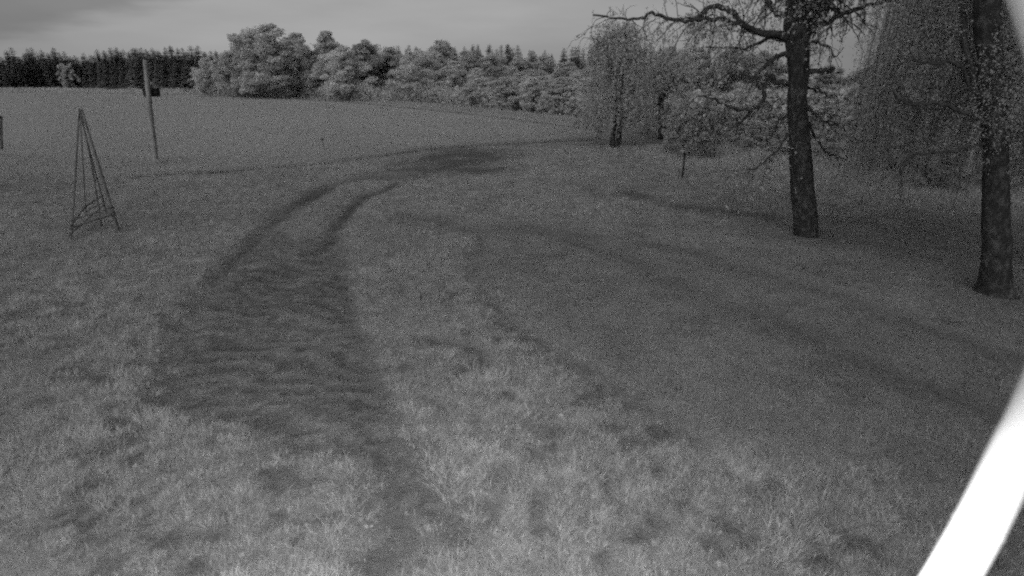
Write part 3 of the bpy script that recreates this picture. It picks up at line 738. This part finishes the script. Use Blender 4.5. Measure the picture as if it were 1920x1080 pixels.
LIMBS = [  # px polyline, start radius px, end radius px, depth drift m, twig level
    ([(1488, 68), (1440, 63), (1400, 50), (1370, 22), (1345, 11), (1325, 16), (1305, 34), (1280, 38), (1250, 33), (1222, 26), (1200, 36), (1160, 33), (1112, 28)], 5.5, 1.4, -.5, 2),
    ([(1486, 72), (1430, 62), (1380, 42), (1330, 34), (1292, 38)], 5, 2.2, -.9, 2),
    ([(1486, 40), (1455, 22), (1440, 0), (1425, -30), (1395, -60)], 6, 2.5, .8, 2),
    ([(1508, 70), (1540, 46), (1578, 27), (1622, 12), (1660, 2)], 6, 2, -.5, 1),
    ([(1506, 48), (1535, 28), (1555, 2), (1570, -40), (1600, -90)], 9, 4, .5, 2),
    ([(1506, 20), (1540, 2), (1580, -16), (1630, -40)], 7, 3, -.8, 2),
    ([(1508, 134), (1530, 133), (1550, 132), (1563, 129)], 5, 3, -.3, 0),
    ([(1510, 74), (1535, 80), (1555, 90), (1563, 108)], 2.6, 1, -.4, 1),
    ([(1484, 105), (1462, 104), (1448, 110), (1430, 130), (1410, 150)], 4.5, 1.6, -.6, 1),
    ([(1486, 156), (1458, 155), (1440, 141), (1434, 165), (1428, 190), (1408, 208), (1372, 202), (1345, 188), (1308, 180)], 4.8, 1.6, -.8, 2),
    ([(1408, 208), (1392, 226), (1376, 237)], 3, 1.4, -.8, 1),
    ([(1486, 236), (1470, 264), (1448, 292), (1420, 314), (1400, 318)], 2.6, 1.0, -.6, 2),
    ([(1486, 210), (1462, 226), (1440, 262), (1402, 270)], 2.4, 1.0, .6, 2),
    ([(1486, 90), (1448, 70), (1400, 88), (1362, 88), (1322, 88)], 3.4, 1.2, .7, 2),
    ([(1508, 186), (1528, 214), (1552, 230), (1580, 236)], 3.4, 1.2, -.5, 2),
    ([(1508, 220), (1530, 262), (1556, 290), (1580, 296)], 2.6, 1, .5, 2),
    ([(1508, 160), (1540, 172), (1570, 182)], 2.2, .9, .8, 1),
    ([(1490, -60), (1400, -130), (1300, -170), (1220, -170)], 8, 3, .8, 2),
    ([(1490, -80), (1570, -160), (1640, -200)], 7, 3, -.8, 2),
    ([(1486, -160), (1430, -260), (1370, -300)], 6, 2.5, -1.4, 2),
    ([(1486, -180), (1540, -290), (1590, -340)], 5, 2, 1.4, 2),
    ([(1490, -40), (1480, -120), (1460, -190)], 7, 3, 2.6, 2),
    ([(1490, -40), (1500, -120), (1530, -180)], 7, 3, -2.4, 2)]
mt = MB()
limb_pts = []
for pl, ra, rb, dy, lv in LIMBS:
    n = len(pl); pp = spline([np.append(loc1(a, b, dy * (i / (n - 1))), 0) for i, (a, b) in enumerate(pl)], n * 4)[:, :3]
    pp[1:-1] += r1.normal(0, .02, (len(pp) - 2, 3))
    bm_ = MB(); bm_.tube(pp, np.linspace(ra, rb, len(pp)) / K1, 8, True, .05, r1); bm_.build('branch', M_TWIG, old, True)
    limb_pts.append((pp, lv))
    if lv:
        for k_ in range(6 + 9 * lv):
            i = r1.integers(len(pp) // 4, len(pp)); d = (pp[min(i + 1, len(pp) - 1)] - pp[i - 1]); d /= np.linalg.norm(d) + 1e-9
            grow_twigs(mt, pp[i], d * .5 + r1.normal(0, .55, 3) * [1, .7, 1], r1.uniform(.4, 1.0), rb / K1 * .55, r1, lv - 1, tips1, .16)
# hanging leafy shoots from the high limbs
anc, ln_ = [], []
for (pp, lv), (pl, *_x) in zip(limb_pts, LIMBS):
    if min(b for a, b in pl) < 40 and lv == 2:
        for k_ in range(26):
            i = r1.integers(len(pp) // 4, len(pp)); p = pp[i] + r1.normal(0, .25, 3) * [1, 1.4, .5]
            anc.append(p); ln_.append(min(r1.uniform(.4, 1.5), 1.6))
tw, lv_ = strands(anc, ln_, r1, .045, .14)
ribbon_twigs(mt, tw, .0035)
mt_o = mt.build('twigs', M_TWIG, old); mt_o['kind'] = 'stuff'
up = np.array([r1.normal(0, 2.2, 16000), r1.normal(0, 2.2, 16000), r1.uniform(5.6, 11.5, 16000)]).T
up = up[np.hypot(up[:, 0], up[:, 1]) < 4.4]
ex = np.concatenate([t_[2:] for t_ in tips1]); ex = ex[r1.uniform(size=len(ex)) < .5]; ex = ex + r1.normal(0, .03, ex.shape)
v, q = leaf_arrays(np.concatenate([lv_, up, ex]), .042, r1, 0, 1.4)
o = obj('crown', mesh_np('crown', v, q, None, M_BIRCH), old); o['kind'] = 'stuff'

# ---- hanging birch at the right edge
b2 = gp(1866, 548); Y2 = b2[1]; K2 = ppm(Y2)
hang = empty('birch_tree', tuple(b2)); tag(hang, 'thick dark birch with a dense curtain of hanging foliage at the right edge', 'tree')
r2 = np.random.default_rng(47)
def loc2(px, py, dy=0): return at(px, py, Y2 + dy) - b2
TP = [(1862, 564, 46), (1864, 542, 31), (1867, 508, 24), (1868, 460, 21), (1868, 400, 19), (1867, 340, 18), (1866, 280, 17.5), (1864, 230, 18), (1858, 180, 16), (1856, 110, 15), (1852, 30, 17), (1848, -80, 14), (1846, -240, 10), (1850, -420, 4)]
tp = spline([np.append(loc2(a, b), c / K2) for a, b, c in TP], 60)
mb_ = MB(); mb_.tube(tp[:, :3], tp[:, 3], 18, True, .06, r2); mb_.build('trunk', M_BARK, hang, True)
mt = MB(); tips2 = []
for pl, ra, rb, dy in [([(1862, 235), (1838, 190), (1822, 130), (1806, 40), (1790, -80)], 8, 4, .4), ([(1864, 250), (1820, 215), (1760, 195), (1700, 190), (1660, 170)], 4, 1.5, -.6), ([(1860, 200), (1800, 195), (1730, 205), (1690, 180)], 3.5, 1.3, .6),
                       ([(1862, 270), (1800, 280), (1770, 285), (1720, 290), (1690, 305)], 3, 1.2, -.7), ([(1862, 215), (1800, 125), (1740, 118), (1690, 118)], 3.5, 1.4, -.8), ([(1866, 200), (1900, 150), (1960, 60)], 7, 3, .6),
                       ([(1852, 0), (1780, -120), (1680, -180)], 9, 4, -.4), ([(1850, -60), (1900, -200), (1990, -260)], 8, 3, .3), ([(1848, -120), (1800, -260), (1740, -330)], 7, 3, 1.6), ([(1848, -120), (1860, -260), (1900, -330)], 7, 3, -1.6)]:
    n = len(pl); pp = spline([loc2(a, b, dy * i / (n - 1)) for i, (a, b) in enumerate(pl)], n * 4); pp[1:-1] += r2.normal(0, .02, (len(pp) - 2, 3))
    bm_ = MB(); bm_.tube(pp, np.linspace(ra, rb, len(pp)) / K2, 8, True, .05, r2); bm_.build('branch', M_TWIG, hang, True)
    for k_ in range(9):
        i = r2.integers(len(pp) // 4, len(pp)); d = pp[min(i + 1, len(pp) - 1)] - pp[i - 1]; d /= np.linalg.norm(d) + 1e-9
        grow_twigs(mt, pp[i], d * .5 + r2.normal(0, .55, 3), r2.uniform(.5, 1.1), .008, r2, 1, tips2, .15)
anc, ln_ = [], []
rad_ = np.array([b2[0], b2[1]]) / np.hypot(b2[0], b2[1]); tan_ = np.array([rad_[1], -rad_[0]])
for k_ in range(3000):
    a = r2.uniform(0, 6.283); rr = math.sqrt(r2.uniform(.01, 1)); t_, ra_ = rr * math.cos(a) * 3.1 + .0, rr * math.sin(a) * 2.5 + 1.2
    x, y = tan_ * t_ + rad_ * ra_
    ztop = r2.uniform(3.2, 8.8) - .9 * rr * rr
    zlow = (1.1 + .5 * r2.uniform() + .10 * ra_ if ra_ > .3 else 2.4 + r2.uniform(0, .6)) + .25 * max(0, r2.normal())
    anc.append((x, y, ztop)); ln_.append(max(.3, min(r2.uniform(1.2, 4.2), ztop - zlow)))
tw, lv_ = strands(anc, ln_, r2, .0135, .10)
ribbon_twigs(mt, tw, .003)
mt_o = mt.build('twigs', M_TWIG, hang); mt_o['kind'] = 'stuff'
v, q = leaf_arrays(lv_, .0215, r2, 0, 1.35)
o = obj('crown', mesh_np('crown', v, q, None, M_BIRCH2), hang); o['kind'] = 'stuff'

# ---- smaller birches behind the lawn
def small_birch(px, base, top, wpx, trunks, seed, label, ns=520, leafs=.07, mat=M_BIRCH, low=.14):
    b = gp(px, base); Y = b[1]; K = ppm(Y); H = at(px, top, Y)[2]; Rr = wpx / K / 2
    e = empty('birch_tree', tuple(b)); tag(e, label, 'tree'); r = np.random.default_rng(seed); tops_ = []
    for pl in trunks:
        pp = spline([at(a, c, Y) - b for a, c in pl], 24); pp[:, 1] += np.linspace(0, r.normal(0, .5), 24)
        mb_ = MB(); mb_.tube(pp, np.linspace(5.5 / K, 1.2 / K, 24), 9, True, .05, r); mb_.build('trunk', M_BARK, e, True); tops_.append(pp)
    mt = MB(); tips = []
    for pp in tops_:
        for k_ in range(16):
            i = r.integers(7, 23); a = r.uniform(0, 6.28)
            grow_twigs(mt, pp[i], (math.cos(a), math.sin(a), .9), Rr * r.uniform(.5, 1.0), .03, r, 1, tips, .12)
    anc, ln_ = [], []
    for k_ in range(ns):
        u = r.uniform(); z = H * (.28 + .72 * u); rad = Rr * (math.sin(math.pi * min(.98, .25 + .70 * u))) ** .6 * math.sqrt(r.uniform(.05, 1)); a = r.uniform(0, 6.28)
        c = tops_[r.integers(len(tops_))]; j = min(23, int(23 * u)); cx, cy = c[j][0] * .6, c[j][1] * .6
        anc.append((cx + rad * math.cos(a), cy + rad * math.sin(a), z)); ln_.append(max(.2, min(r.uniform(.3, 1.9) * H / 8, z - H * low)))
    tw, lv_ = strands(anc, ln_, r, .045, .22); ribbon_twigs(mt, tw[::3], .006)
    o = mt.build('twigs', M_TWIG, e); o['kind'] = 'stuff'
    v, q = leaf_arrays(lv_, leafs, r, 0, 1.35); o = obj('crown', mesh_np('crown', v, q, None, mat), e); o['kind'] = 'stuff'
small_birch(1152, 276, 40, 138, [[(1148, 278), (1150, 245), (1160, 190), (1172, 110), (1170, 50)], [(1156, 277), (1160, 245), (1155, 190), (1140, 120), (1140, 70)]], 61, 'weeping birch with two dark trunks side by side beyond the lawn', 1050, low=.10)
small_birch(1238, 262, 90, 110, [[(1238, 262), (1238, 200), (1228, 160), (1215, 110)], [(1239, 262), (1240, 195), (1256, 160), (1270, 120)]], 62, 'forked tree with a V of dark limbs right of the twin birch', 420, .09)

# ------------------------------------------------------------------ small made things
# wooden pole with nest box
pb = gp(292, 311); Yp = pb[1]; Kp = ppm(Yp)
pole = empty('wooden_pole', tuple(pb)); tag(pole, 'tall weathered wooden pole carrying a dark nest box at the field border', 'pole')
top_ = at(272, 112, Yp) - pb; rp = np.random.default_rng(3)
mb_ = MB(); mb_.tube(spline([(0, 0, -.2), top_ * .5, top_], 20), np.linspace(.112, .09, 20), 12, True, .02, rp); mb_.build('post', M_WOOD, pole, True)
mb_ = MB(); mb_.tube(spline([(.5, -.05, -.1), (.25, -.03, .10), (.02, -.02, .42)], 8), .05, 8, True); mb_.build('brace', M_WOOD, pole, True)
nb0 = at(284, 173, Yp + .32); nest = empty('nest_box', tuple(nb0)); nest.scale = (.7, .7, .7); tag(nest, 'dark nest box with a pale sloping roof fixed behind the wooden pole', 'nest box')
def prism(mb_, x0, x1, prof):
    n = len(prof); v = [(x0, a, b) for a, b in prof] + [(x1, a, b) for a, b in prof]
    t = [(0, i + 1, i) for i in range(1, n - 1)] + [(n, n + i, n + i + 1) for i in range(1, n - 1)]
    mb_.add(v, [(i, (i + 1) % n, n + (i + 1) % n, n + i) for i in range(n)], t)
for nm, c, s_ in (('side_board', (-.38, 0, 0), (.03, .36, .42)), ('side_board', (.38, 0, 0), (.03, .36, .42)), ('front_board', (0, -.19, 0), (.79, .025, .42)), ('back_board', (0, .19, 0), (.79, .025, .42)), ('bottom_board', (0, 0, -.225), (.80, .41, .03))):
    m_ = MB(); m_.box(c, *s_); m_.build(nm, M_TAR, nest)
for sg in (-1, 1):
    m_ = MB(); m_.box((sg * .215, 0, .40), .56, .50, .028, Matrix.Rotation(sg * R(38), 4, 'Y')); m_.build('roof_board', M_ROOF if sg > 0 else M_TAR, nest)  # right slope pale as if lit, left dark: light painted into the roof colours
m_ = MB(); m_.add([(-.36, -.262, .20), (.40, -.262, .20), (.02, -.262, .56), (-.36, .16, .20), (.40, .16, .20), (.02, .16, .56)], [(0, 3, 4, 1)], [(0, 1, 2), (3, 5, 4)]); m_.build('gable_board', M_ROOF, nest)

# pyramid of poles (climbing frame) at the left
apx = (151, 208)
pf = empty('plant_pyramid', tuple(gp(178, 440))); tag(pf, 'tall wooden climbing pyramid of lashed poles with low rungs at the left', 'trellis')
o0 = np.array(pf.location)
tB = {'fl': gp(131, 452), 'fr': gp(224, 440), 'bl': gp(160, 405), 'br': gp(200, 400)}
apex = at(151, 208, (tB['fl'][1] + tB['br'][1]) / 2)
rt = np.random.default_rng(5)
for k_, rad in (('fl', .020), ('fr', .032), ('bl', .014), ('br', .018)):
    e_ = apex + (apex - tB[k_]) * .02 + rt.normal(0, .02, 3); m_ = MB()
    m_.tube(spline([tB[k_] - o0 + [0, 0, -.1], (tB[k_] + e_) / 2 - o0 + rt.normal(0, .015, 3), e_ - o0], 14), np.linspace(rad * 1.15, rad * .8, 14), 8, True, .04, rt); m_.build('leg', M_DARKWOOD, pf, True)
m_ = MB(); m_.tube(spline([gp(190, 425) - o0, (gp(190, 425) + apex) / 2 - o0 + [.03, 0, 0], apex - o0], 10), np.linspace(.022, .016, 10), 6); m_.build('leg', M_DARKWOOD, pf, True)
def on(k_, u): return tB[k_] * (1 - u) + apex * u - o0
for (a, ua), (b, ub), rad in [(('fl', .10), ('fr', .17), .032), (('fl', .16), ('fr', .22), .018), (('bl', .10), ('br', .19), .030), (('bl', .04), ('br', .12), .017), (('fr', .17), ('br', .14), .020), (('fl', .12), ('bl', .09), .020), (('fl', .05), ('br', .10), .015)]:
    p, q_ = on(a, ua), on(b, ub); d = (q_ - p); m_ = MB(); m_.tube(spline([p - d * .06, (p + q_) / 2 + rt.normal(0, .012, 3), q_ + d * .06], 8), rad, 7, True, .05, rt); m_.build('rung', M_DARKWOOD, pf, True)
m_ = MB(); ap0 = apex - o0
m_.tube([ap0 + [0, 0, -.30], ap0 + [0, 0, -.22], ap0 + [0, 0, -.14]], [.05, .05, .04], 10, True, .06, rt); m_.build('lashing', M_DARKWOOD, pf, True)
# weathered post cut by the left edge
bp_ = gp(-2, 283); post = empty('fence_post', tuple(bp_)); tag(post, 'short dark wooden post cut off by the left edge at the field border', 'post')
tilt_ = at(-2, 218, bp_[1]) - bp_; hp = tilt_[2]; m_ = MB(); m_.tube(spline([(0, 0, -.2), tuple(tilt_ * .5), tuple(tilt_ * (hp - .06) / hp)], 8), [.15, .15, .148, .146, .145, .144, .142, .14], 12, True, .03, rt); m_.build('shaft', M_WOOD, post, True)
m_ = MB(); m_.tube([tilt_ - [0, 0, .06], tilt_ - [0, 0, .03], tilt_ + [0, 0, .04]], [.165, .165, .03], 12); m_.build('cap', M_TAR, post)
# little stakes
s1 = gp(609, 292); st = empty('marker_stake', tuple(s1)); tag(st, 'thin crooked marker stake with a small dark knob at the field border', 'stake')
h1 = at(604, 262, s1[1]) - s1; m_ = MB(); m_.tube(spline([(0, 0, -.1), h1 * .5 + [.03, 0, 0], h1], 8), .012, 6, True); m_.build('rod', M_TWIG, st, True)
m_ = MB(); m_.tube([h1 + [-.10, 0, .0], h1 + [-.03, 0, .03], h1 + [.04, 0, .02], h1 + [.10, 0, -.02]], [.012, .035, .038, .01], 8); m_.build('knob', M_TAR, st, True)
s2 = gp(1279, 334); ft = empty('feeding_table', tuple(s2)); tag(ft, 'small bird feeding table on a thin dark post on the lawn', 'bird table')
h2 = at(1279, 285, s2[1])[2]; m_ = MB(); m_.tube([(0, 0, -.1), (.005, 0, h2 * .5), (0, 0, h2)], [.036, .034, .032], 8, True); m_.build('post', M_TAR, ft, True)
m_ = MB(); m_.box((0, 0, h2 + .015), .40, .32, .025); m_.build('tray', M_WOOD, ft)
for nm, c, s_ in (('rim', (-.195, 0, h2 + .045), (.014, .32, .04)), ('rim', (.195, 0, h2 + .045), (.014, .32, .04)), ('rim', (0, -.155, h2 + .045), (.376, .014, .04)), ('rim', (0, .155, h2 + .045), (.376, .014, .04))):
    m_ = MB(); m_.box(c, *s_); m_.build(nm, M_WOOD, ft)
for sg in (-1, 1):
    m_ = MB(); m_.tube([(0, 0, h2 - .22), (sg * .15, 0, h2)], .012, 5); m_.build('brace', M_DARKWOOD, ft)

# ------------------------------------------------------------------ white downpipe close to the camera
def near(px, py, rho):
    return np.array([0, 0, CAM_H]) + ray(px, py) * rho
PP = [near(1783, 1080, .80), near(1828, 1000, .80), near(1866, 925, .80), near(1905, 844, .80), near(1944, 766, .80), near(2006, 600, .80), near(2022, 420, .80), near(2015, 240, .80), near(1966, 75, .80), near(1943, 0, .80)]
lo1 = PP[0] + (PP[0] - PP[1]) * 4.0; lo2 = np.array([lo1[0] - .02, lo1[1] - .03, lo1[2] - .6]); lo3 = np.array([lo2[0], lo2[1], .02])
hi1 = PP[-1] + (PP[-1] - PP[-2]) * 2.5; hi2 = PP[-1] + (PP[-1] - PP[-2]) * 5 + [-.04, -.1, .1]
pipe = empty('downpipe', (float(lo3[0]), float(lo3[1]), 0)); tag(pipe, 'glaring white rain downpipe curving through the lower right corner', 'pipe')
po = np.array([lo3[0], lo3[1], 0])
def pipe_mat():
    m, t = mat_base('white_painted_metal'); g = nd(t, 'ShaderNodeNewGeometry')
    b = nd(t, 'ShaderNodeBsdfPrincipled'); b.inputs['Roughness'].default_value = .45
    t.links.new(maprange(t, noise(t, 6, 5, g.outputs['Position']), .3, .7, .60, .72), b.inputs['Base Color'])
    o = nd(t, 'ShaderNodeOutputMaterial'); t.links.new(b.outputs[0], o.inputs[0]); return m
M_PIPE = pipe_mat()
pc = spline([lo3, lo2, lo1] + PP + [hi1, hi2], 160) - po
m_ = MB(); m_.tube(pc, .0295, 32, True); m_.build('tube', M_PIPE, pipe, True)
cl = spline([PP[1], PP[2], PP[3]], 41) - po
for a, b in ((2, 5), ):
    m_ = MB(); m_.tube(cl[a:b], 0.0303, 32, False); m_.build('joint_ring', M_PIPE, pipe, True)
